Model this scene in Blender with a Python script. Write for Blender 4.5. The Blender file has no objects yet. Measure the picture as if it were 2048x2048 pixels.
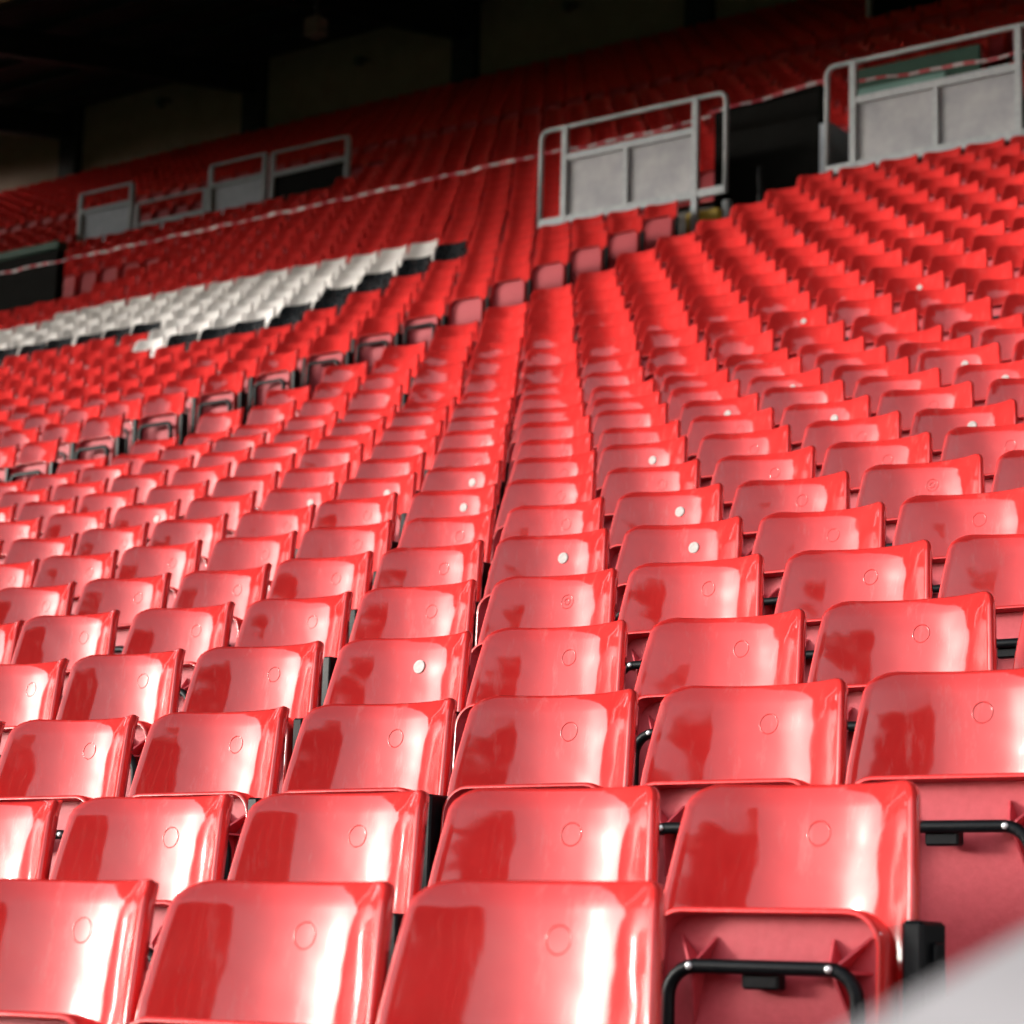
import bpy, math, random
from mathutils import Vector, Matrix

rnd = random.Random(11)
scene = bpy.context.scene
COL = scene.collection

# ------------------------------------------------------------------ camera
CAM = Vector((1.18599, -1.99770, 1.70120))
RIGHT = Vector((0.81090731, 0.58460876, 0.02572813))
UP = Vector((0.08671873, -0.16353564, 0.98271866))
FWD = Vector((-0.5787134, 0.79466263, 0.18330878))
FPX = 4717.0                      # focal length in pixels of a 2048 px wide frame
cam_data = bpy.data.cameras.new('camera')
cam_data.sensor_width = 36.0
cam_data.lens = 36.0 * FPX / 2048.0
cam_data.clip_start = 0.05
cam_data.clip_end = 2000
cam_data.dof.use_dof = True
cam_data.dof.focus_distance = 5.6
cam_data.dof.aperture_fstop = 5.0
cam_data.dof.aperture_blades = 7
cam = bpy.data.objects.new('camera', cam_data)
COL.objects.link(cam)
m = Matrix.Identity(4)
for r in range(3):
    m[r][0], m[r][1], m[r][2], m[r][3] = RIGHT[r], UP[r], -FWD[r], CAM[r]
cam.matrix_world = m
scene.camera = cam

# ------------------------------------------------------------------ sky, sun, exposure
SUN_ELEV, SUN_AZ = math.radians(8.0), math.radians(240)   # azimuth measured from +Y clockwise
world = bpy.data.worlds.new('World')
scene.world = world
world.use_nodes = True
wn, wl = world.node_tree.nodes, world.node_tree.links
wn.clear()
sky = wn.new('ShaderNodeTexSky')
sky.sky_type = 'NISHITA'
sky.sun_disc = False
sky.sun_elevation = SUN_ELEV
sky.sun_rotation = SUN_AZ
sky.air_density = 1.0
sky.dust_density = 1.0
sky.ozone_density = 1.0
hs = wn.new('ShaderNodeHueSaturation')          # overcast: the cloud cover takes the blue out
hs.inputs['Saturation'].default_value = 0.30
bg = wn.new('ShaderNodeBackground')
bg.inputs['Strength'].default_value = 0.15
wo = wn.new('ShaderNodeOutputWorld')
wl.new(sky.outputs[0], hs.inputs['Color'])
wl.new(hs.outputs[0], bg.inputs['Color'])
wl.new(bg.outputs[0], wo.inputs['Surface'])

sun_data = bpy.data.lights.new('sun', 'SUN')
sun_data.energy = 0.75
sun_data.angle = math.radians(10)
sun_data.color = (1.0, 0.96, 0.9)
sun = bpy.data.objects.new('sun', sun_data)
COL.objects.link(sun)
sd = Vector((math.sin(SUN_AZ) * math.cos(SUN_ELEV), math.cos(SUN_AZ) * math.cos(SUN_ELEV), math.sin(SUN_ELEV)))
sun.rotation_euler = sd.to_track_quat('Z', 'Y').to_euler()
sun.location = (0, -20, 60)

vs = scene.view_settings
vs.view_transform = 'Standard'
vs.look = 'None'
vs.gamma = 1.0
vs.use_curve_mapping = False
vs.exposure = 2.4
scene.render.engine = 'CYCLES'
scene.cycles.use_denoising = True
scene.cycles.max_bounces = 6
scene.cycles.diffuse_bounces = 4
scene.cycles.glossy_bounces = 3
scene.cycles.caustics_reflective = False
scene.cycles.caustics_refractive = False

# ------------------------------------------------------------------ materials
def base_mat(name):
    mt = bpy.data.materials.new(name)
    mt.use_nodes = True
    nt = mt.node_tree
    return mt, nt, nt.nodes['Principled BSDF']

def noise(nt, scale, detail=4, rough=0.55, coord='Object', per_object=False):
    tc = nt.nodes.new('ShaderNodeTexCoord')
    n = nt.nodes.new('ShaderNodeTexNoise')
    n.inputs['Scale'].default_value = scale
    n.inputs['Detail'].default_value = detail
    n.inputs['Roughness'].default_value = rough
    src = tc.outputs[coord]
    if per_object:                       # no two seats carry the same pattern
        oi = nt.nodes.new('ShaderNodeObjectInfo')
        mu = nt.nodes.new('ShaderNodeMath'); mu.operation = 'MULTIPLY'; mu.inputs[1].default_value = 41.0
        ad = nt.nodes.new('ShaderNodeVectorMath'); ad.operation = 'ADD'
        nt.links.new(oi.outputs['Random'], mu.inputs[0])
        nt.links.new(src, ad.inputs[0])
        nt.links.new(mu.outputs[0], ad.inputs[1])
        src = ad.outputs[0]
    nt.links.new(src, n.inputs['Vector'])
    return n

def ramp(nt, src, stops):
    r = nt.nodes.new('ShaderNodeValToRGB')
    el = r.color_ramp.elements
    el[0].position, el[0].color = stops[0][0], (*stops[0][1], 1)
    el[1].position, el[1].color = stops[-1][0], (*stops[-1][1], 1)
    for p, c in stops[1:-1]:
        e = el.new(p); e.color = (*c, 1)
    nt.links.new(src, r.inputs['Fac'])
    return r

def plastic(name, ca, cb, r0, r1, ior=1.5, scale=9.0, bump=0.36, coat=0.0):
    """moulded plastic: soft mottling, roughness wear and a tint that differs from seat to seat"""
    mt, nt, b = base_mat(name)
    n = noise(nt, scale, per_object=True)
    rm = ramp(nt, n.outputs['Fac'], [(0.3, ca), (0.7, cb)])
    oi = nt.nodes.new('ShaderNodeObjectInfo')
    mr = nt.nodes.new('ShaderNodeMapRange')
    mr.inputs['To Min'].default_value = 0.84
    mr.inputs['To Max'].default_value = 1.08
    nt.links.new(oi.outputs['Random'], mr.inputs['Value'])
    h = nt.nodes.new('ShaderNodeHueSaturation')
    nt.links.new(mr.outputs[0], h.inputs['Value'])
    nt.links.new(rm.outputs[0], h.inputs['Color'])
    # dried rain streaks and dust: pale, dull, different on each seat
    nd_ = noise(nt, 34.0, 5, 0.7, per_object=True)
    mp = nt.nodes.new('ShaderNodeMapping'); mp.inputs['Scale'].default_value = (1.0, 1.0, 0.22)
    nt.links.new(nd_.inputs['Vector'].links[0].from_socket, mp.inputs['Vector'])
    nt.links.new(mp.outputs[0], nd_.inputs['Vector'])
    dm = nt.nodes.new('ShaderNodeMapRange')
    dm.inputs['From Min'].default_value = 0.56; dm.inputs['From Max'].default_value = 0.80
    dm.inputs['To Max'].default_value = 0.22
    nt.links.new(nd_.outputs['Fac'], dm.inputs['Value'])
    mxc = nt.nodes.new('ShaderNodeMix'); mxc.data_type = 'RGBA'
    for so in mxc.inputs:
        if so.name == 'B' and so.type == 'RGBA': so.default_value = (0.60, 0.32, 0.29, 1)
    fac = [i for i in mxc.inputs if i.name == 'Factor' and i.type == 'VALUE'][0]
    ca_ = [i for i in mxc.inputs if i.name == 'A' and i.type == 'RGBA'][0]
    out = [o for o in mxc.outputs if o.type == 'RGBA'][0]
    nt.links.new(dm.outputs[0], fac)
    nt.links.new(h.outputs[0], ca_)
    nt.links.new(out, b.inputs['Base Color'])
    n2 = noise(nt, 23.0, 6, 0.65, per_object=True)
    m2 = nt.nodes.new('ShaderNodeMapRange')
    m2.inputs['From Min'].default_value = 0.3
    m2.inputs['From Max'].default_value = 0.75
    m2.inputs['To Min'].default_value = r0
    m2.inputs['To Max'].default_value = r1
    nt.links.new(n2.outputs['Fac'], m2.inputs['Value'])
    ad_ = nt.nodes.new('ShaderNodeMath'); ad_.operation = 'ADD'
    nt.links.new(m2.outputs[0], ad_.inputs[0]); nt.links.new(dm.outputs[0], ad_.inputs[1])
    nt.links.new(ad_.outputs[0], b.inputs['Roughness'])
    b.inputs['IOR'].default_value = ior
    b.inputs['Coat Weight'].default_value = coat
    b.inputs['Coat Roughness'].default_value = 0.06
    n3 = noise(nt, 6.5, 1.5, per_object=True)
    bp = nt.nodes.new('ShaderNodeBump')
    bp.inputs['Strength'].default_value = bump
    bp.inputs['Distance'].default_value = 0.02
    nt.links.new(n3.outputs['Fac'], bp.inputs['Height'])
    nt.links.new(bp.outputs[0], b.inputs['Normal'])
    return mt

def matte(name, ca, cb, rough, scale, bump=0.0, metal=0.0, detail=6, stretch=None, spec=0.5):
    mt, nt, b = base_mat(name)
    n = noise(nt, scale, detail, 0.62)
    if stretch:
        mp = nt.nodes.new('ShaderNodeMapping')
        mp.inputs['Scale'].default_value = stretch
        tc = n.inputs['Vector'].links[0].from_socket
        nt.links.new(tc, mp.inputs['Vector'])
        nt.links.new(mp.outputs[0], n.inputs['Vector'])
    rm = ramp(nt, n.outputs['Fac'], [(0.32, ca), (0.68, cb)])
    nt.links.new(rm.outputs[0], b.inputs['Base Color'])
    b.inputs['Roughness'].default_value = rough
    b.inputs['Metallic'].default_value = metal
    b.inputs['Specular IOR Level'].default_value = spec
    if bump:
        bp = nt.nodes.new('ShaderNodeBump')
        bp.inputs['Strength'].default_value = bump
        bp.inputs['Distance'].default_value = 0.01
        nt.links.new(n.outputs['Fac'], bp.inputs['Height'])
        nt.links.new(bp.outputs[0], b.inputs['Normal'])
    return mt

M_RED = plastic('red_gloss_plastic', (0.60, 0.028, 0.027), (0.68, 0.036, 0.034), 0.045, 0.12, 1.53, coat=0.12)
M_PAN = matte('red_matte_underside', (0.43, 0.034, 0.048), (0.49, 0.046, 0.062), 0.62, 55.0, 0.12)
M_WHITE = plastic('white_plastic', (0.86, 0.82, 0.80), (0.92, 0.89, 0.87), 0.25, 0.4)
M_BLACK = plastic('black_plastic', (0.010, 0.013, 0.016), (0.016, 0.020, 0.024), 0.2, 0.35)
M_TUBE = matte('black_powder_coat', (0.0015, 0.002, 0.003), (0.004, 0.005, 0.006), 0.42, 60.0, 0.05, spec=0.16)
M_RIVET = matte('zinc_rivet', (0.55, 0.55, 0.56), (0.7, 0.7, 0.7), 0.35, 40.0, 0, 0.6)
M_DISC = matte('white_number_disc', (0.36, 0.33, 0.31), (0.52, 0.49, 0.46), 0.5, 120.0)
M_CONC = matte('stained_concrete', (0.09, 0.085, 0.08), (0.19, 0.18, 0.17), 0.9, 2.2, 0.25)
M_PARA = matte('pale_painted_concrete', (0.33, 0.305, 0.31), (0.50, 0.47, 0.475), 0.7, 5.0, 0.12)
M_GALV = matte('galvanised_steel', (0.30, 0.32, 0.34), (0.40, 0.42, 0.44), 0.5, 14.0, 0.05, 0.25)
M_PANEL = matte('galvanised_sheet', (0.26, 0.265, 0.285), (0.40, 0.395, 0.41), 0.48, 2.4, 0.03, 0.2, 8)
M_DKFRAME = matte('grey_painted_steel', (0.30, 0.34, 0.38), (0.38, 0.42, 0.46), 0.6, 12.0)
M_DKPANEL = matte('slate_sheet', (0.33, 0.38, 0.45), (0.41, 0.46, 0.53), 0.6, 4.0)
M_DARK = matte('black_painted_wall', (0.0035, 0.0035, 0.003), (0.006, 0.006, 0.0055), 0.8, 3.0, spec=0.1)
M_WALL = matte('grey_cladding', (0.29, 0.20, 0.16), (0.35, 0.25, 0.20), 0.85, 2.0)
M_ROOF = matte('dark_roof_sheet', (0.030, 0.030, 0.032), (0.050, 0.050, 0.052), 0.75, 1.5)
M_STEEL = matte('dark_steelwork', (0.010, 0.010, 0.011), (0.020, 0.020, 0.021), 0.6, 5.0)
M_GREEN = matte('green_board', (0.003, 0.040, 0.024), (0.005, 0.055, 0.033), 0.6, 5.0)
M_TEAL = matte('pale_teal_board', (0.12, 0.26, 0.24), (0.16, 0.31, 0.28), 0.6, 5.0)
M_YELLOW = matte('yellow_paint', (0.34, 0.22, 0.015), (0.42, 0.27, 0.02), 0.6, 12.0)
M_TRED = matte('tape_red', (0.40, 0.03, 0.05), (0.46, 0.04, 0.06), 0.45, 12.0)
M_TWHITE = matte('tape_white', (0.42, 0.31, 0.33), (0.48, 0.37, 0.39), 0.45, 12.0)
M_GRASS = matte('pitch_grass', (0.028, 0.055, 0.016), (0.045, 0.085, 0.024), 0.9, 0.4)
M_LAMP = matte('grey_lamp_housing', (0.10, 0.095, 0.08), (0.14, 0.13, 0.11), 0.4, 20.0)
M_BRICK = matte('pale_stand_cladding', (0.30, 0.24, 0.19), (0.42, 0.34, 0.27), 0.8, 0.5)

mt, nt, bs = base_mat('cream_translucent_sheet')
tl = nt.nodes.new('ShaderNodeBsdfTranslucent'); tl.inputs['Color'].default_value = (0.11, 0.08, 0.045, 1)
mx = nt.nodes.new('ShaderNodeMixShader'); mx.inputs[0].default_value = 0.8
bs.inputs['Base Color'].default_value = (0.55, 0.45, 0.3, 1)
nt.links.new(bs.outputs[0], mx.inputs[1]); nt.links.new(tl.outputs[0], mx.inputs[2])
nt.links.new(mx.outputs[0], nt.nodes['Material Output'].inputs['Surface'])
M_SHEET = mt
M_GLINT = mt.copy()
M_GLINT.name = 'amber_glint_sheet'
for nd in M_GLINT.node_tree.nodes:
    if nd.type == 'BSDF_TRANSLUCENT':
        nd.inputs['Color'].default_value = (0.90, 0.60, 0.30, 1)

# ------------------------------------------------------------------ mesh helpers
class MB:
    def __init__(self):
        self.v, self.f, self.mi, self.sm = [], [], [], []
    def add(self, vs_, fs_, mi=0, smooth=False):
        o = len(self.v)
        self.v += [tuple(p) for p in vs_]
        for f in fs_:
            self.f.append(tuple(i + o for i in f)); self.mi.append(mi); self.sm.append(smooth)
        return self
    def box(self, x0, x1, y0, y1, z0, z1, mi=0):
        vs_ = [(x0, y0, z0), (x1, y0, z0), (x1, y1, z0), (x0, y1, z0), (x0, y0, z1), (x1, y0, z1), (x1, y1, z1), (x0, y1, z1)]
        return self.add(vs_, [(0, 3, 2, 1), (4, 5, 6, 7), (0, 1, 5, 4), (1, 2, 6, 5), (2, 3, 7, 6), (3, 0, 4, 7)], mi)
    def cbox(self, x0, x1, y0, y1, z0, z1, c=0.003, mi=0):
        """box with chamfered vertical and horizontal edges"""
        vs_, fs_ = [], []
        zs = [(z0, c), (z0 + c, 0), (z1 - c, 0), (z1, c)]
        for z, i in zs:
            a = [(x0 + c, y0 + i), (x1 - c, y0 + i), (x1 - i, y0 + c), (x1 - i, y1 - c), (x1 - c, y1 - i), (x0 + c, y1 - i), (x0 + i, y1 - c), (x0 + i, y0 + c)]
            vs_ += [(x, y, z) for x, y in a]
        for l in range(3):
            for n in range(8):
                a, b = l * 8 + n, l * 8 + (n + 1) % 8
                fs_.append((a, b, b + 8, a + 8))
        fs_.append(tuple(range(7, -1, -1))); fs_.append(tuple(range(24, 32)))
        return self.add(vs_, fs_, mi)
    def tube(self, path, r, n=8, mi=0, cap=True):
        path = [Vector(q) for q in path]
        vs_, fs_ = [], []
        nrm = None
        for i, q in enumerate(path):
            t = (path[min(i + 1, len(path) - 1)] - path[max(i - 1, 0)]).normalized()
            if nrm is None:
                a = Vector((0, 0, 1)) if abs(t.z) < 0.9 else Vector((0, 1, 0))
                nrm = t.cross(a).normalized()
            else:
                nrm = (nrm - t * nrm.dot(t)).normalized()
            bn = t.cross(nrm)
            for k in range(n):
                an = 2 * math.pi * k / n
                vs_.append(q + nrm * (math.cos(an) * r) + bn * (math.sin(an) * r))
        for i in range(len(path) - 1):
            for k in range(n):
                a, b = i * n + k, i * n + (k + 1) % n
                fs_.append((a, b, b + n, a + n))
        self.add(vs_, fs_, mi, True)
        if cap:
            o = len(self.v) - len(vs_)
            self.f.append(tuple(o + k for k in range(n - 1, -1, -1))); self.mi.append(mi); self.sm.append(False)
            e = o + (len(path) - 1) * n
            self.f.append(tuple(e + k for k in range(n))); self.mi.append(mi); self.sm.append(False)
        return self
    def merge(self, other, off=(0, 0, 0), mi=None):
        o = len(self.v)
        self.v += [(x + off[0], y + off[1], z + off[2]) for x, y, z in other.v]
        self.f += [tuple(i + o for i in f) for f in other.f]
        self.mi += [mi if mi is not None else q for q in other.mi]
        self.sm += other.sm
        return self
    def mesh(self, name, mats):
        me = bpy.data.meshes.new(name)
        me.from_pydata(self.v, [], self.f)
        for mt in mats:
            me.materials.append(mt)
        me.polygons.foreach_set('material_index', self.mi)
        me.polygons.foreach_set('use_smooth', self.sm)
        me.update()
        return me

def obj(name, me, parent=None, loc=None):
    o = bpy.data.objects.new(name, me)
    COL.objects.link(o)
    if parent is not None:
        o.parent = parent
    if loc is not None:
        o.location = loc
    return o

def thing(name, label, cat, loc=(0, 0, 0), group=None):
    o = obj(name, None, loc=loc)
    o.empty_display_size = 0.1
    return tag(o, label, cat, group)

def tag(o, label, cat=None, group=None, kind=None):
    if label: o['label'] = label
    if cat: o['category'] = cat
    if group: o['group'] = group
    if kind: o['kind'] = kind
    return o

ORD = ['zeroth', 'first', 'second', 'third', 'fourth', 'fifth', 'sixth', 'seventh', 'eighth', 'ninth', 'tenth', 'eleventh', 'twelfth',
       'thirteenth', 'fourteenth', 'fifteenth', 'sixteenth', 'seventeenth', 'eighteenth', 'nineteenth', 'twentieth']
TENS = {20: 'twenty', 30: 'thirty', 40: 'forty'}
def ordinal(n):
    if n <= 20: return ORD[n]
    if n % 10 == 0: return TENS[n][:-1] + 'ieth'
    return TENS[n // 10 * 10] + '-' + ORD[n % 10]

# ------------------------------------------------------------------ the rake of the stand
PITCH, DEPTH, SEAT_H, LAST = 0.48, 0.679, 0.83, 57
def top(j):
    """height of the seat tops in row j; the rake steepens up the stand"""
    if j <= 14:
        return 2.5 + 0.26065 * (j - 4) + 0.00053 * (j - 4) ** 2 + (0.0707 if j == 1 else 0.0)
    z = 2.5 + 2.6597 + 0.325 * (min(j, 22) - 14) + 0.349 * max(0, min(j, 30) - 22)
    return z + 0.40 * max(0, j - 30)
def tread(j):
    return top(j) - SEAT_H
def pix(P):
    d = Vector(P) - CAM
    z = d.dot(FWD)
    return 1024 + FPX * d.dot(RIGHT) / z, 1024 - FPX * d.dot(UP) / z, z

AISLE_K = (-24, -23, -22)         # three seat widths left free for the far gangway
XL, XR = -54.3, 5.0
NEAR_X = -0.24

# ------------------------------------------------------------------ setting: pitch, terrace, walls, roof
g = obj('ground', MB().add([(-300, -300, 0), (300, -300, 0), (300, 300, 0), (-300, 300, 0)], [(0, 1, 2, 3)]).mesh('ground', [M_GRASS]))
tag(g, None, kind='structure')

b = MB()
prof = [(-6.0, 0.0), (-6.0, tread(1) - 0.35), (0.679 - 0.62, tread(1) - 0.35)]
for j in range(1, LAST + 2):
    y0 = j * DEPTH - 0.52
    prof += [(y0, prof[-1][1]), (y0, tread(j)), (y0 + DEPTH - 0.012, tread(j))]
prof += [(LAST * DEPTH + 1.4, tread(LAST + 1)), (LAST * DEPTH + 1.4, 0.0)]
vs_, fs_ = [], []
for y, z in prof:
    vs_ += [(XL, y, z), (XR, y, z)]
for i in range(len(prof) - 1):
    fs_.append((2 * i, 2 * i + 1, 2 * i + 3, 2 * i + 2))
b.add(vs_, fs_)
tag(obj('terrace', b.mesh('terrace', [M_CONC])), None, kind='structure')

# gangway half steps in the far aisle and in the near one
b = MB()
ax0, ax1 = AISLE_K[0] * PITCH - 0.44, AISLE_K[2] * PITCH + 0.03
for j in range(2, 30):
    for xa, xb in ((ax0, ax1), (NEAR_X + 0.05, NEAR_X + 0.95)):
        y0 = j * DEPTH - 0.52
        b.box(xa, xb, y0 - 0.30, y0 + 0.02, tread(j - 1) + 0.004, (tread(j - 1) + tread(j)) / 2)
tag(obj('gangway_steps', b.mesh('gangway_steps', [M_CONC])), None, kind='structure')

YW = LAST * DEPTH + 1.2
ZB, ZT = 20.5, 23.75
bw = obj('back_wall', MB().box(XL, XR + 25, YW, YW + 0.3, ZB, ZT + 0.6).mesh('back_wall', [M_WALL]))
tag(bw, 'dark cladding wall behind the topmost row of the stand', 'wall')
for n, x in enumerate((-44.2, -37.6, -30.95, -24.5, -18.0, -11.5)):
    pil = obj('wall_column', MB().cbox(x - 0.33, x + 0.33, YW - 0.25, YW + 0.02, ZB, ZT + 0.3, 0.02).mesh('wall_column', [M_STEEL]), bw)
for x, z in ((-40.69, 23.1), (-34.04, 22.85), (-27.9, 22.88), (-47.3, 23.1)):
    lm = MB().box(x - 0.03, x + 0.03, YW - 0.35, YW, z + 0.12, z + 0.18).cbox(x - 0.09, x + 0.09, YW - 0.45, YW - 0.25, z - 0.10, z + 0.14, 0.03)
    obj('wall_lamp', lm.mesh('wall_lamp', [M_LAMP]), bw)

# roof over the whole stand, corrugated underside with purlins and rafters
RF_Y, RF_Z, RB_Z = -2.5, 14.5, ZT
rf = MB()
RX0 = -54.4
def roof_z(y):
    return RB_Z + (RF_Z - RB_Z) * (YW - y) / (YW - RF_Y)
GLINT_BANDS = ((25.6, 25.9), (27.4, 27.7), (29.0, 29.3), (30.3, 30.5))          # translucent strips added to put warm glints on the upper seats
def slab(mb, x0, x1, ya, yb, dz=0.0, th=0.5, mi=0):
    mb.add([(x0, ya, roof_z(ya) + dz), (x1, ya, roof_z(ya) + dz), (x1, yb, roof_z(yb) + dz), (x0, yb, roof_z(yb) + dz),
            (x0, ya, roof_z(ya) + dz + th), (x1, ya, roof_z(ya) + dz + th), (x1, yb, roof_z(yb) + dz + th), (x0, yb, roof_z(yb) + dz + th)],
           [(0, 3, 2, 1), (4, 5, 6, 7), (0, 1, 5, 4), (1, 2, 6, 5), (2, 3, 7, 6), (3, 0, 4, 7)], mi)
    return mb
cuts = [RF_Y] + [q for l_ in GLINT_BANDS for q in l_] + [YW + 1]
for n in range(0, len(cuts), 2):
    slab(rf, RX0, XR + 25, cuts[n], cuts[n + 1])
roof = tag(obj('stand_roof', rf.mesh('stand_roof', [M_ROOF])), 'dark sheet metal roof over the upper rows', 'roof')
y = RF_Y + 0.6
while y < YW - 0.3:
    obj('purlin', MB().box(RX0, XR + 25, y, y + 0.12, roof_z(y) - 0.22, roof_z(y) - 0.01).mesh('purlin', [M_STEEL]), roof)
    y += 1.9
for x in (-50.8, -44.2, -37.6, -30.95, -24.5, -18.0, -11.5, -5, 1.5, 8):
    r_ = MB().add([(x - 0.15, RF_Y, roof_z(RF_Y) - 0.6), (x + 0.15, RF_Y, roof_z(RF_Y) - 0.6), (x + 0.15, YW, roof_z(YW) - 0.9), (x - 0.15, YW, roof_z(YW) - 0.9),
                   (x - 0.15, RF_Y, roof_z(RF_Y) - 0.22), (x + 0.15, RF_Y, roof_z(RF_Y) - 0.22), (x + 0.15, YW, roof_z(YW) - 0.23), (x - 0.15, YW, roof_z(YW) - 0.23)],
                  [(0, 3, 2, 1), (4, 5, 6, 7), (0, 1, 5, 4), (1, 2, 6, 5), (2, 3, 7, 6), (3, 0, 4, 7)])
    obj('rafter', r_.mesh('rafter', [M_STEEL]), roof)

gw = obj('light_block_wall', MB().box(29.5, 29.8, -2.0, YW, 0.0, 24.0).mesh('light_block_wall', [M_WALL]))  # added out of view, keeps daylight from entering at the right end
tag(gw, 'unseen dark wall added at the right end to block light', 'wall')
for ya, yb in GLINT_BANDS:
    x = RX0 + 0.3
    while x < XR + 24:
        obj('glint_strip', slab(MB(), x, x + 2.9, ya + 0.01, yb - 0.01, 0.06, 0.02).mesh('glint_strip', [M_GLINT]), roof)
        x += 3.25
# unseen screen added at the left end to give the seats yellow reflections
ge = thing('reflection_screen', 'unseen cream screen added at the left end for yellow reflections', 'screen', (-54.0, 0, 0))
y = 0.0
while y < YW - 1.5:
    zb_ = tread(max(1, min(LAST, int((y + 2.4) / DEPTH)))) + 1.2
    zt_ = min(roof_z(y), roof_z(y + 2.4)) - 0.3
    nz = max(1, int((zt_ - zb_) / 2.4))
    for q in range(nz):
        a_, c_ = zb_ + (zt_ - zb_) * q / nz, zb_ + (zt_ - zb_) * (q + 1) / nz
        obj('pane', MB().box(-0.01, 0.01, y + 0.06, y + 2.34, a_ + 0.05, c_ - 0.05).mesh('pane', [M_SHEET]), ge)
    obj('mullion', MB().box(-0.08, 0.08, y - 0.06, y + 0.06, zb_ - 1.2, zt_).mesh('mullion', [M_STEEL]), ge)
    y += 2.4

# the other sides of the ground, out of frame: they close the horizon that the seats mirror
def far_stand(name, label, x0, x1, y0, depth, h, rot):
    t = thing(name, label, 'stand', (0, 0, 0))
    t.rotation_euler.z = rot
    w = MB()
    n = 14
    pr = [(y0, 0.0), (y0, 1.2)]
    for i in range(n):
        yy = y0 - depth * 0.8 * (i + 1) / n
        pr += [(pr[-1][0], 1.2 + (h * 0.62) * (i + 1) / n), (yy, 1.2 + (h * 0.62) * (i + 1) / n)]
    v_, f_ = [], []
    for a, c in pr:
        v_ += [(x0, a, c), (x1, a, c)]
    for i in range(len(pr) - 1):
        f_.append((2 * i, 2 * i + 2, 2 * i + 3, 2 * i + 1))
    w.add(v_, f_)
    obj('terrace', w.mesh('far_terrace', [M_PAN]), t)
    obj('rear_wall', MB().box(x0, x1, y0 - depth - 0.5, y0 - depth, 0, h).mesh('rear_wall', [M_BRICK]), t)
    obj('roof', MB().box(x0, x1, y0 - depth, y0 - 2, h, h + 1.6).mesh('far_roof', [M_STEEL]), t)
    obj('fascia', MB().box(x0, x1, y0 - 2.0, y0 - 1.7, h - 0.6, h + 2.0).mesh('far_fascia', [M_BRICK]), t)
    x = x0 + 6
    while x < x1:
        obj('column', MB().box(x - 0.3, x + 0.3, y0 - 6.3, y0 - 5.7, 0, h).mesh('far_column', [M_BRICK]), t)
        x += 11
far_stand('opposite_stand', 'covered stand facing across the pitch', 20, 90, -58, 26, 31, 0)
far_stand('corner_stand', 'low covered stand across the pitch to the left', -110, 16, -84, 22, 12.5, 0)
far_stand('side_stand', 'covered stand along the left side of the pitch', -12, 66, -112, 22, 14, math.radians(-90))

# ------------------------------------------------------------------ seat meshes
Z0, Z1 = 0.36, SEAT_H
def back_surface(s, z):
    """front surface of the moulded backrest at s in [-1, 1] and height z"""
    hw = 0.198 + 0.026 * min(1.0, (Z1 - z) / 0.21) ** 0.85
    R = 0.034
    if z > Z1 - R:
        dz = z - (Z1 - R)
        hw -= R - math.sqrt(max(R * R - dz * dz, 0.0))
    x = s * hw
    a = abs(x) / 0.205
    deep = 0.088 - 0.018 * max(0.0, (Z1 - z - 0.1) / 0.3)
    y = deep * (1.0 - a ** 2.3) - 0.125 * (Z1 - z) + 0.010 * max(0.0, (z - (Z1 - 0.04)) / 0.04) ** 2
    return x, y, z

def back_mesh(name, nu, nv, mat, rings=True):
    b_ = MB()
    zs = []
    for i in range(nv + 1):
        t = i / nv
        zs.append(Z0 + (Z1 - 0.034 - Z0) * t)
    nc = 4 if rings else 2
    for i in range(1, nc + 1):
        zs.append(Z1 - 0.034 + 0.034 * math.sin(math.pi / 2 * i / nc))
    ss = [math.sin(math.pi / 2 * (-1 + 2 * i / nu)) * 0.35 + (-1 + 2 * i / nu) * 0.65 for i in range(nu + 1)]
    n, mrow = nu + 1, len(zs)
    V = [Vector(back_surface(s, z)) for z in zs for s in ss]
    F = [(r * n + c, r * n + c + 1, (r + 1) * n + c + 1, (r + 1) * n + c) for r in range(mrow - 1) for c in range(nu)]
    # perimeter loop, counter-clockwise seen from the front
    loop = [c for c in range(n)] + [r * n + nu for r in range(1, mrow)] + [(mrow - 1) * n + c for c in range(nu - 1, -1, -1)] + [r * n for r in range(mrow - 2, 0, -1)]
    cx, cz = 0.0, (Z0 + Z1) / 2
    L = len(loop)
    outs = []
    for i in range(L):
        p0, p1 = V[loop[i - 1]], V[loop[(i + 1) % L]]
        t = Vector((p1.x - p0.x, 0, p1.z - p0.z)).normalized()
        outs.append(Vector((t.z, 0, -t.x)))
    prev = loop
    steps = [(0.0045, 0.0025), (0.0070, 0.009), (0.0070, 0.017), (0.0035, 0.030)] if rings else [(0.006, 0.006), (0.005, 0.028)]
    for off, dy in steps:
        cur = []
        for i in range(L):
            q = V[loop[i]] + outs[i] * off
            V.append(Vector((q.x, q.y + dy, q.z))); cur.append(len(V) - 1)
        for i in range(L):
            a, c = i, (i + 1) % L
            F.append((prev[c], prev[a], cur[a], cur[c]))
        prev = cur
    o = len(V)
    for r in range(mrow):
        for c in range(n):
            q = V[r * n + c]
            V.append(Vector((q.x * 0.985, q.y + 0.016, q.z)))
    F += [(o + r * n + c, o + (r + 1) * n + c, o + (r + 1) * n + c + 1, o + r * n + c + 1) for r in range(mrow - 1) for c in range(nu)]
    bl = [o + i for i in loop]
    for i in range(L):
        a, c = i, (i + 1) % L
        F.append((prev[c], prev[a], bl[a], bl[c]))
    b_.add(V, F, 0, True)
    if mat is None:
        return b_
    return b_.mesh(name, [mat])

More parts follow.
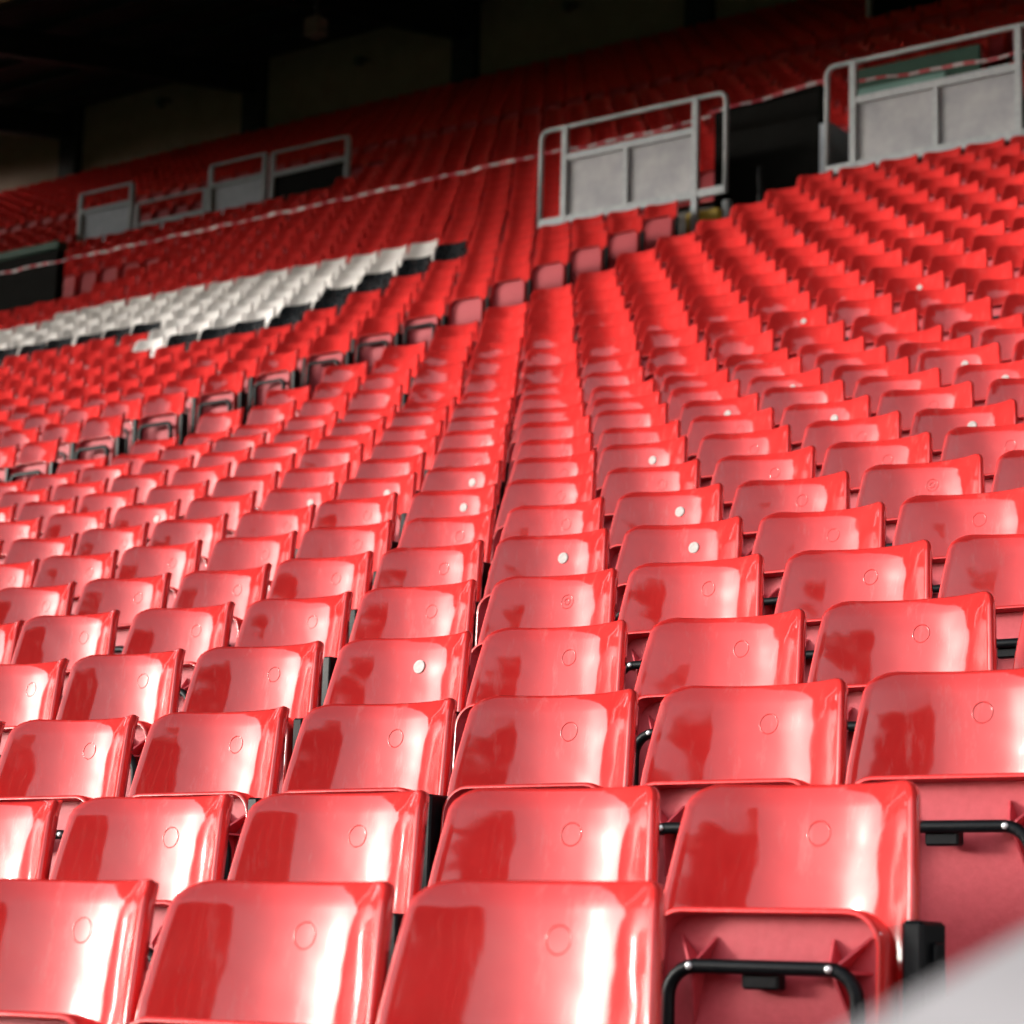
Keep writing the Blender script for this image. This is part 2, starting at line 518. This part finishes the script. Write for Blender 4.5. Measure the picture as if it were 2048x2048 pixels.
PZ0, PZ1, PHW, PY = 0.225, 0.628, 0.207, -0.118
def pan_outline(nc):
    pts = []
    def arc(cx, cz, r, a0):
        for i in range(nc + 1):
            a = a0 + math.pi / 2 * i / nc
            pts.append((cx + r * math.cos(a), cz + r * math.sin(a)))
    arc(PHW - 0.030, PZ0 + 0.030, 0.030, -math.pi / 2)
    arc(PHW - 0.055, PZ1 - 0.055, 0.055, 0)
    arc(-PHW + 0.055, PZ1 - 0.055, 0.055, math.pi / 2)
    arc(-PHW + 0.030, PZ0 + 0.030, 0.030, math.pi)
    return pts
def pan_mesh(name, nc, mats):
    b_ = MB()
    pts = pan_outline(nc)
    n = len(pts)
    cz = (PZ0 + PZ1) / 2
    def lean(z): return 0.06 * (z - PZ0)
    def loop(inset, y):
        out = []
        for x, z in pts:
            dx = math.copysign(min(abs(x), inset), x)
            dzv = inset * (z - cz) / ((PZ1 - PZ0) / 2)
            x2, z2 = x - dx * min(1, abs(x) / PHW * 1.0), z - dzv
            out.append((x2, y + lean(z2), z2))
        return out
    loops = [loop(0.010, PY + 0.078), loop(0.0, PY + 0.036), loop(-0.002, PY + 0.008), loop(0.002, PY), loop(0.006, PY + 0.001), loop(0.010, PY + 0.048)]
    V = [q for l in loops for q in l]
    F = []
    for l in range(len(loops) - 1):
        for i in range(n):
            a, c = l * n + i, l * n + (i + 1) % n
            F.append((a, c, c + n, a + n))
    b_.add(V, F[:4 * n], 0, True)
    b_.add(V[4 * n:], [tuple(i - 4 * n for i in f) for f in F[4 * n:]], 1, False)
    b_.add(loops[-1], [tuple(range(n))], 1, False)
    b_.add(loops[0], [tuple(range(n - 1, -1, -1))], 0, False)
    if mats is None:
        return b_
    return b_.mesh(name, mats)

TZ, TX, TY, TR = 0.535, 0.168, -0.108, 0.0115
def tube_path(seg):
    q = [(-TX, TY + 0.02, 0.235), (-TX, TY, 0.30)]
    for i in range(seg + 1):
        a = math.pi - math.pi / 2 * i / seg
        q.append((-TX + 0.05 + 0.05 * math.cos(a), TY, TZ - 0.05 + 0.05 * math.sin(a)))
    return q + [(-x, y_, z) for x, y_, z in reversed(q)]
def tube_mesh(name, seg, n, r=TR):
    return MB().tube(tube_path(seg), r, n).mesh(name, [M_TUBE])

def rivet_mesh():
    b_ = MB()
    n, V, F = 10, [], []
    for r, y_ in ((0.0062, 0.003), (0.0062, -0.001), (0.004, -0.0028)):
        V += [(r * math.cos(2 * math.pi * i / n), y_, r * math.sin(2 * math.pi * i / n)) for i in range(n)]
    for l in range(2):
        F += [(l * n + i, l * n + (i + 1) % n, (l + 1) * n + (i + 1) % n, (l + 1) * n + i) for i in range(n)]
    F.append(tuple(range(2 * n, 3 * n)))
    return b_.add(V, F, 0, True).mesh('rivet', [M_RIVET])

def gusset_mesh():
    """moulded fins that radiate from a frame boss and taper outwards"""
    b_ = MB()
    for deg, ln in ((112, 0.052), (48, 0.070), (-4, 0.050), (-78, 0.105), (184, 0.050)):
        a = math.radians(deg)
        dx, dz = math.cos(a), math.sin(a)
        px, pz = -dz * 0.0022, dx * 0.0022
        h = -0.040
        p = [(0, 0.0, 0), (dx * ln, 0.0, dz * ln), (dx * 0.014, h, dz * 0.014), (0, h, 0)]
        v_ = [(x + px, y_, z + pz) for x, y_, z in p] + [(x - px, y_, z - pz) for x, y_, z in p]
        b_.add(v_, [(0, 1, 2, 3), (7, 6, 5, 4), (0, 4, 5, 1), (1, 5, 6, 2), (2, 6, 7, 3), (3, 7, 4, 0)])
    return b_.mesh('gusset', [M_PAN])

def ring_mesh(inner=False):
    b_ = MB()
    nn = 24
    for R in ((0.0205, 0.009) if inner else (0.0205,)):
        V, F, k = [], [], 6
        for i in range(nn):
            a = 2 * math.pi * i / nn
            for q in range(k):
                t = 2 * math.pi * q / k
                rr_ = R + 0.0013 * math.cos(t)
                V.append((rr_ * math.cos(a), 0.0012 * math.sin(t), rr_ * math.sin(a)))
        for i in range(nn):
            for q in range(k):
                F.append((i * k + q, ((i + 1) % nn) * k + q, ((i + 1) % nn) * k + (q + 1) % k, i * k + (q + 1) % k))
        b_.add(V, F, 0, True)
    return b_
def disc_mesh():
    b_ = MB()
    n, V, F = 18, [], []
    for r, y_ in ((0.0185, 0.004), (0.0185, -0.0022), (0.0168, -0.0032)):
        V += [(r * math.cos(2 * math.pi * i / n), y_, r * math.sin(2 * math.pi * i / n)) for i in range(n)]
    for l in range(2):
        F += [(l * n + i, l * n + (i + 1) % n, (l + 1) * n + (i + 1) % n, (l + 1) * n + i) for i in range(n)]
    F.append(tuple(range(2 * n, 3 * n)))
    return b_.add(V, F).mesh('number_disc', [M_DISC])

def stanchion_mesh(end=False):
    b_ = MB()
    if end:                              # heavier standard that closes a row
        b_.cbox(0.228, 0.264, -0.085, 0.000, 0.0, 0.612, 0.006)
        b_.cbox(0.230, 0.262, -0.150, 0.040, 0.0, 0.020, 0.004)
        b_.cbox(0.262, 0.272, -0.055, -0.020, 0.545, 0.580, 0.003)
        return b_.mesh('stanchion_end', [M_TUBE])
    b_.cbox(0.223, 0.253, -0.110, -0.015, 0.0, 0.612, 0.004)
    b_.cbox(0.221, 0.255, -0.130, 0.030, 0.0, 0.016, 0.003)
    b_.cbox(0.229, 0.251, -0.125, -0.074, 0.30, 0.345, 0.004)
    return b_.mesh('stanchion', [M_TUBE])

ME = {
    'back_hi': back_mesh('backrest', 22, 9, M_RED), 'back_lo': back_mesh('backrest_far', 12, 4, M_RED, False),
    'back_w': back_mesh('backrest_white', 12, 4, M_WHITE, False), 'back_k': back_mesh('backrest_black', 12, 4, M_BLACK, False),
    'pan_hi': pan_mesh('seat_pan', 6, [M_RED, M_PAN]), 'pan_lo': pan_mesh('seat_pan_far', 2, [M_RED, M_PAN]),
    'pan_w': pan_mesh('seat_pan_white', 2, [M_WHITE, M_WHITE]), 'pan_k': pan_mesh('seat_pan_black', 2, [M_BLACK, M_BLACK]),
    'tube_hi': tube_mesh('tube_frame', 6, 10), 'tube_lo': tube_mesh('tube_frame_far', 3, 6, 0.0135),  # far tubes drawn thicker, taking in the shadow band beneath
    'rivet': rivet_mesh(), 'gusset': gusset_mesh(), 'ring': ring_mesh().mesh('number_ring', [M_RED]), 'ring2': ring_mesh(True).mesh('number_ring_double', [M_RED]),
    'disc': disc_mesh(), 'stanchion': stanchion_mesh(), 'stanchion_end': stanchion_mesh(True), 'tube_end': tube_mesh('tube_frame_end', 4, 8, 0.019),  # end tube thicker still, the shaded band below drawn into it
    'bracket': MB().cbox(-0.040, 0.026, -0.014, 0.014, -0.016, 0.012, 0.004).mesh('bracket', [M_TUBE]),
}
for n_ in ('disc', 'ring', 'ring2'):
    pass
DISC_Z = 0.755
DISC_P = Vector(back_surface(0.0, DISC_Z))

def build_seat(name, j, x, jit, level, colour, disc, end=False):
    """level 2: every fitting; level 1: the main parts"""
    root = obj(name, None, loc=(x, j * DEPTH, tread(j)))
    root.rotation_euler = (jit[0], 0, jit[1])
    suf = {'red': '', 'white': '_w', 'black': '_k'}[colour]
    bk = obj('backrest', ME['back' + suf] if suf else ME['back_hi' if level else 'back_lo'], root)
    if disc:
        dd = obj('number_disc' if disc == 'disc' else 'number_ring', ME[disc], bk, (DISC_P.x, DISC_P.y - 0.0005, DISC_P.z))
        dd.rotation_euler.x = -math.atan(0.125)
    pn = obj('seat_pan', ME['pan' + suf] if suf else ME['pan_hi' if level == 2 else 'pan_lo'], root)
    pn.rotation_euler.x = jit[2]
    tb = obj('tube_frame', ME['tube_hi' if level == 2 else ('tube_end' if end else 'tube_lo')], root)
    if level == 2:
        for sx in (-1, 1):
            gs = obj('gusset', ME['gusset'], pn, (sx * 0.124, PY + 0.0483 + 0.06 * (TZ - PZ0), TZ))
            gs.scale.x = sx
            obj('rivet', ME['rivet'], tb, (sx * 0.124, TY - TR, TZ))
        obj('bracket', ME['bracket'], tb, (0, TY + 0.022, TZ - 0.018))
    obj('stanchion', ME['stanchion_end' if end else 'stanchion'], root)
    return root

# ------------------------------------------------------------------ which seat is where
WHITE, BLACK = set(), set()
for k in range(-33, -47, -1): WHITE.add((29, k))
for j in (26, 27, 28):
    for k in range(-32, -49, -1): WHITE.add((j, k))
for k in range(-32, -37, -1): WHITE.add((25, k))
for k in range(-32, -36, -1): WHITE.add((24, k))
WHITE.add((23, -34))
for j in range(24, 29): BLACK.add((j, -31)); BLACK.add((j - 1, -30))
for k in (-31, -32, -33): BLACK.add((23, k))
for k in range(-37, -43, -1): BLACK.add((25, k))
BLACK.add((24, -41))

def open_well(j, x):
    """entrances in the stand and cross gangways carry no seats"""
    if 29 <= j <= 31 and -14.35 < x < -5.0: return True
    if 32 <= j <= 34 and -27.6 < x < -23.9: return True
    if 40 <= j <= 42 and -31.2 < x < -24.0: return True
    if j in (45, 46): return True
    return False

# columns whose seats stand a little off the grid, as in the photograph
ROW_DX = {1: -0.034, 2: -0.004, 3: -0.006, 4: 0.004, 6: 0.006, 7: 0.008, 8: -0.010, 11: 0.010}
DISC_PX = [(832, 1325), (1371, 1080), (1345, 1017), (1122, 1110), (932, 945), (930, 1003), (762, 964), (603, 988), (1302, 910), (1437, 820), (1940, 832), (1669, 828), (1940, 712),
           (1577, 762), (1606, 647), (1845, 555), (2010, 795), (300, 1020)]
seats = []
for j in range(1, LAST + 1):
    for k in range(-1, -140, -1):
        if k in AISLE_K: continue
        x = k * PITCH - 0.200
        if open_well(j, x): continue
        px_, py_, pz = pix((x, j * DEPTH - 0.05, top(j) - 0.12))
        if px_ < -420 or px_ > 2600 or x < -53.3: continue
        if j < 6 and px_ < -900: continue
        x += ROW_DX.get(j, 0.0) + rnd.uniform(-0.008, 0.008)
        seats.append(dict(j=j, k=k, x=x, px=px_, py=py_, d=pz, inv=(-45 < px_ < 2110 and -15 < py_ < 2110)))
disc_for = {}
for dx, dy in DISC_PX:
    best = min((s for s in seats if s['j'] < 22), key=lambda s: (pix((s['x'], s['j'] * DEPTH - 0.03, tread(s['j']) + DISC_Z))[0] - dx) ** 2 + (pix((s['x'], s['j'] * DEPTH - 0.03, tread(s['j']) + DISC_Z))[1] - dy) ** 2)
    disc_for[(best['j'], best['k'])] = 'disc'

red = [s for s in seats if s['inv'] and (s['j'], s['k']) not in WHITE and (s['j'], s['k']) not in BLACK]
red.sort(key=lambda s: s['d'])
single = {(s['j'], s['k']) for s in red[:300]}
by_row = {}
for s in seats:
    if s['inv']: by_row.setdefault(s['j'], []).append(s)
for j, row in by_row.items():
    row.sort(key=lambda s: s['px'])

rest = []
white_rows = sorted({j for j, k in WHITE}, reverse=True)
for s in seats:
    key = (s['j'], s['k'])
    jit = (rnd.gauss(0, 0.015), rnd.gauss(0, 0.022), rnd.uniform(-0.02, 0.03))
    if s['inv'] and (key in WHITE or key in BLACK):
        c = 'white' if key in WHITE else 'black'
        o = build_seat(c + '_seat', s['j'], s['x'], jit, 1, c, None)
        same = [q for q in by_row[s['j']] if (q['j'], q['k']) in (WHITE if c == 'white' else BLACK)]
        n = same.index(s) + 1
        if c == 'white':
            r_ = white_rows.index(s['j']) + 1
            lab = f'white tip-up seat, {ordinal(n)} white one from the left, {ordinal(r_)} white row from the top'
        else:
            lab = f'black tip-up seat, {ordinal(n)} black one from the left in the {ordinal(s["j"])} row from the front'
        tag(o, lab, 'seat', c + ' seats that spell a letter across the stand')
    elif key in single:
        lvl = 2 if s['d'] < 8.2 else 1
        disc = disc_for.get(key)
        if disc is None and s['d'] < 13:
            disc = 'ring2' if key in ((5, -5), (9, -12), (7, -4)) else 'ring'
        o = build_seat('red_seat', s['j'], s['x'], jit, lvl, 'red', disc, s['k'] in (-1, -25))
        n = by_row[s['j']].index(s) + 1
        look = 'red seat with a white number disc' if disc == 'disc' else 'glossy red tip-up seat'
        tag(o, f'{look}, {ordinal(n)} from left, {ordinal(s["j"])} row from front', 'seat', 'red seats in the lower rows of the stand')
    else:
        rest.append((s, jit))

# all remaining seats, past the three hundred nearest: one mass
far_b, far_p = back_mesh('far', 6, 2, None, False), pan_mesh('far', 1, None)
near_b, near_p = back_mesh('near', 12, 4, None, False), pan_mesh('near', 2, None)
post = MB().box(0.228, 0.252, -0.075, -0.03, 0.0, 0.6)
mass = MB()
for s, jit in rest:
    off = (s['x'], s['j'] * DEPTH, tread(s['j']))
    key = (s['j'], s['k'])
    cm = 2 if key in WHITE else None
    nb, np_ = (near_b, near_p) if s['d'] < 14 else (far_b, far_p)
    dy = jit[0]
    src = MB()
    src.v = [(x * 1.0, y + dy * z + jit[1] * x, z) for x, y, z in nb.v]; src.f, src.mi, src.sm = nb.f, nb.mi, nb.sm
    mass.merge(src, off, cm)
    mass.merge(np_, off, cm)
    if s['d'] < 30:
        mass.merge(post, off, 3)
tag(obj('seat_rows', mass.mesh('seat_rows', [M_RED, M_PAN, M_WHITE, M_TUBE])), 'rows of red seats filling the upper part of the stand', 'seats', kind='stuff')

# ------------------------------------------------------------------ barriers of the entrances
def bar(mb, a, c, w, d, mi=0):
    """rectangular rail from a to c lying in the plane of the barrier (x, z), depth d in y"""
    a, c = Vector(a), Vector(c)
    t = (c - a).normalized()
    nrm = Vector((-t.z, 0, t.x)) * (w / 2)
    v_ = []
    for yy in (-d / 2, d / 2):
        for q in (a - nrm, c - nrm, c + nrm, a + nrm):
            v_.append((q.x, q.y + yy, q.z))
    mb.add(v_, [(0, 1, 2, 3), (7, 6, 5, 4), (0, 4, 5, 1), (1, 5, 6, 2), (2, 6, 7, 3), (3, 7, 4, 0)], mi)
    return mb

def barrier(name, label, x0, x1, posts, mids, y, zb, zm, zt, long_post, m_fr, m_pn, group, panel=True):
    """steel guard: end posts, long inner posts, top/mid/bottom rails and sheet panels between"""
    xc = (x0 + x1) / 2
    t = thing(name, label, 'barrier', (xc, y, zb), group)
    def P(nm, a, c, w, d, mt, dy=0.0):
        obj(nm, bar(MB(), (a[0] - xc, dy, a[1] - zb), (c[0] - xc, dy, c[1] - zb), w, d).mesh(nm, [mt]), t)
    rc = 0.10
    tp = MB().tube([(x0 - xc, 0, 0)] + [(x0 - xc, 0, zt - zb - rc)] + [(x0 - xc + rc * (1 - math.cos(a * math.pi / 8)), 0, zt - zb - rc + rc * math.sin(a * math.pi / 8)) for a in (1, 2, 3, 4)]
                   + [(x1 - xc - rc * (1 - math.cos(a * math.pi / 8)), 0, zt - zb - rc + rc * math.sin(a * math.pi / 8)) for a in (4, 3, 2, 1)] + [(x1 - xc, 0, zt - zb - rc), (x1 - xc, 0, 0)], 0.030, 8)
    obj('hoop_rail', tp.mesh('hoop_rail', [m_fr]), t)
    P('bottom_rail', (x0, zb + 0.045), (x1, zb + 0.045), 0.09, 0.05, m_fr, -0.002)
    P('mid_rail', (posts[0], zm), (posts[-1], zm), 0.085, 0.05, m_fr, -0.002)
    for q in posts:
        lo = long_post.get(q, zb)
        P('post', (q, lo), (q, zt + 0.01), 0.07, 0.06, m_fr, -0.006)
    for q in mids:
        P('mullion', (q, zb + 0.09), (q, zm - 0.04), 0.06, 0.05, m_fr, -0.004)
    if panel:
        edges = [posts[0]] + list(mids) + [posts[-1]]
        for a, c in zip(edges, edges[1:]):
            pm = MB().box(a - xc + 0.02, c - xc - 0.02, 0.02, 0.026, 0.06, zm - zb)
            obj('sheet_panel', pm.mesh('sheet_panel', [m_pn]), t)
    return t

BY = 19.45
barrier('steel_barrier', 'galvanised steel barrier with two sheet panels in the middle of the stand', -14.14, -11.64, [-13.80, -12.03], [-12.95], BY, 9.98, 10.77, 11.15, {-12.03: 9.35}, M_GALV, M_PANEL, 'galvanised barriers at the stand entrance')
barrier('steel_barrier', 'galvanised steel barrier with sheet panels at the right edge of the stand', -10.38, -7.4, [-10.06, -8.17], [-9.10], BY, 9.96, 10.73, 11.17, {-10.06: 9.75}, M_GALV, M_PANEL, 'galvanised barriers at the stand entrance')

LY = 28.0
G2 = 'grey barriers round the upper entrance on the left'
barrier('grey_barrier', 'grey steel barrier with one panel, left end of the upper entrance', -31.05, -29.62, [-31.0, -29.67], [], LY, 14.40, 15.33, 15.70, {}, M_DKFRAME, M_DKPANEL, G2)
barrier('grey_barrier', 'low grey barrier with two panels between two taller grey barriers', -29.55, -27.74, [-29.5, -27.79], [-28.62], LY + 0.02, 14.10, 14.84, 15.27, {}, M_DKFRAME, M_DKPANEL, G2)
barrier('grey_barrier', 'grey steel barrier with one panel in the middle of the upper entrance', -27.68, -26.29, [-27.63, -26.34], [], LY, 14.25, 15.27, 15.67, {}, M_DKFRAME, M_DKPANEL, G2)
barrier('grey_barrier', 'dark panelled barrier at the right end of the upper entrance', -26.2, -24.38, [-26.15, -24.43], [], LY + 0.02, 14.25, 15.24, 15.65, {}, M_DKFRAME, M_DARK, G2)

# black walls of the two entrances
vw = thing('entrance_wall', 'black painted entrance wall between the two galvanised barriers', 'wall', (0, 0, 0))
obj('panel', MB().box(-12.3, -10.93, 20.30, 20.45, 9.0, 11.30).mesh('panel', [M_DARK]), vw)
obj('panel', MB().box(-10.929, -10.80, 20.29, 21.6, 9.0, 10.9).mesh('panel', [M_DKPANEL]), vw)
obj('panel', MB().box(-10.79, -6.0, 20.9, 21.05, 9.0, 10.95).mesh('panel', [M_DARK]), vw)
obj('coping', MB().cbox(-12.33, -10.90, 20.27, 20.48, 11.302, 11.36, 0.01).mesh('coping', [M_DARK]), vw)
vl = thing('entrance_wall', 'black entrance wall at the left edge of the photo below the tape', 'wall', (0, 0, 0))
obj('panel', MB().box(-27.6, -24.75, 21.75, 21.9, 9.0, 12.0).mesh('panel', [M_DARK]), vl)
obj('coping', MB().cbox(-27.6, -24.72, 21.72, 21.93, 12.002, 12.14, 0.02).mesh('coping', [M_GREEN]), vl)
gb = tag(obj('green_board', MB().cbox(-10.93, -9.40, 21.2, 21.26, 11.0, 11.84, 0.01).mesh('green_board', [M_GREEN])), 'green board behind the right galvanised barrier', 'board')
tb = tag(obj('teal_board', MB().cbox(-10.90, -9.78, 21.10, 21.15, 10.6, 11.56, 0.01).mesh('teal_board', [M_TEAL])), 'pale teal board behind the right galvanised barrier', 'board')
yb = tag(obj('yellow_step_edge', MB().cbox(-12.2, -11.75, 19.5, 19.95, 9.50, 9.86, 0.03).mesh('yellow_step_edge', [M_YELLOW])), 'yellow painted kerb at the foot of the middle barrier', 'kerb')
sp = tag(obj('thin_post', MB().tube([(-11.35, 19.7, 9.4), (-11.35, 19.7, 10.30)], 0.028, 8).mesh('thin_post', [M_STEEL])), 'thin dark post in the dark gap between barriers', 'post')
bl = tag(obj('grey_bollard', MB().tube([(-11.72, 19.62, 9.4), (-11.72, 19.62, 9.95)], 0.055, 10).mesh('grey_bollard', [M_GALV])), 'short grey post under the right end of middle barrier', 'post')

# red and white tape strung along the rows
def tape(x0, x1, y, z0, z1, sag, label):
    t = thing('barrier_tape', label, 'tape', ((x0 + x1) / 2, y, (z0 + z1) / 2))
    n = max(4, int(abs(x1 - x0) / 0.13))
    lm = {}
    def pos(i):
        u = i / n
        return Vector((x0 + (x1 - x0) * u, y + 0.012 * math.sin(i * 1.7), z0 + (z1 - z0) * u - sag * 4 * u * (1 - u) + 0.008 * math.sin(i * 0.9)))
    for i in range(n):
        a, c = pos(i) - t.location, pos(i + 1) - t.location
        tw0, tw1 = 0.35 * math.sin(i * 0.5), 0.35 * math.sin((i + 1) * 0.5)
        v_ = []
        for q, tw in ((a, tw0), (c, tw1)):
            h = Vector((0, math.sin(tw) * 0.018, math.cos(tw) * 0.018))
            for dy in (-0.0012, 0.0012):
                v_ += [q - h + Vector((0, dy, 0)), q + h + Vector((0, dy, 0))]
        obj('tape_band', MB().add(v_, [(0, 4, 5, 1), (2, 3, 7, 6), (1, 5, 7, 3), (0, 2, 6, 4), (0, 1, 3, 2), (4, 6, 7, 5)]).mesh('tape_band', [M_TWHITE if i % 2 else M_TRED]), t)
tape(-26.6, -14.75, 20.3, 11.20, 11.25, 0.03, 'red and white tape strung across the dark red rows')
tape(-14.74, -12.35, 20.3, 11.25, 11.27, 0.03, 'red and white tape behind the middle barrier')
tape(-12.34, -10.80, 20.24, 11.29, 11.38, 0.01, 'red and white tape along the top of the black wall')
tape(-10.6, -7.0, 20.5, 11.40, 11.35, 0.05, 'red and white tape behind the right barrier')

# booth high on the right, hanging loudspeaker
bo = thing('control_booth', 'dark control booth among the upper rows at top right', 'booth', (-16.2, 33.0, 17.4))
obj('cabin', MB().cbox(-0.62, 1.8, 0, 1.5, -1.2, 2.6, 0.03).mesh('cabin', [M_DARK]), bo)
obj('corner_post', MB().box(-0.70, -0.62, -0.05, 0.03, -1.2, 2.6).mesh('corner_post', [M_DKFRAME]), bo)
ls = thing('hanging_speaker', 'small dark loudspeaker hanging below the roof', 'speaker', (-23.5, 26.0, 16.75))
obj('cabinet', MB().cbox(-0.16, 0.16, -0.14, 0.14, -0.16, 0.16, 0.02).mesh('cabinet', [M_LAMP]), ls)
obj('drop_rod', MB().tube([(0, 0, 0.1), (0, 0, roof_z(26) - 16.75)], 0.03, 6).mesh('drop_rod', [M_STEEL]), ls)

# ------------------------------------------------------------------ parapet close to the lens
P0 = Vector((0.847, -1.339, 1.6905))
sl = math.radians(13.8)
dv = Vector((0, math.cos(sl), math.sin(sl)))
A_, B_ = P0 - dv * 0.55, P0 + dv * 3.0
pv = []
for q in (A_, B_):
    for dx, dz in ((0.0, -0.012), (0.012, 0.0), (0.20, 0.0), (0.212, -0.012), (0.212, -1.1), (0.0, -1.1)):
        pv.append((q.x + dx, q.y, q.z + dz))
pf = [(i, (i + 1) % 6, (i + 1) % 6 + 6, i + 6) for i in range(6)] + [(5, 4, 3, 2, 1, 0), (6, 7, 8, 9, 10, 11)]
tag(obj('parapet', MB().add(pv, pf).mesh('parapet', [M_PARA])), 'pale grey parapet blurred close to the lens at lower right', 'parapet')
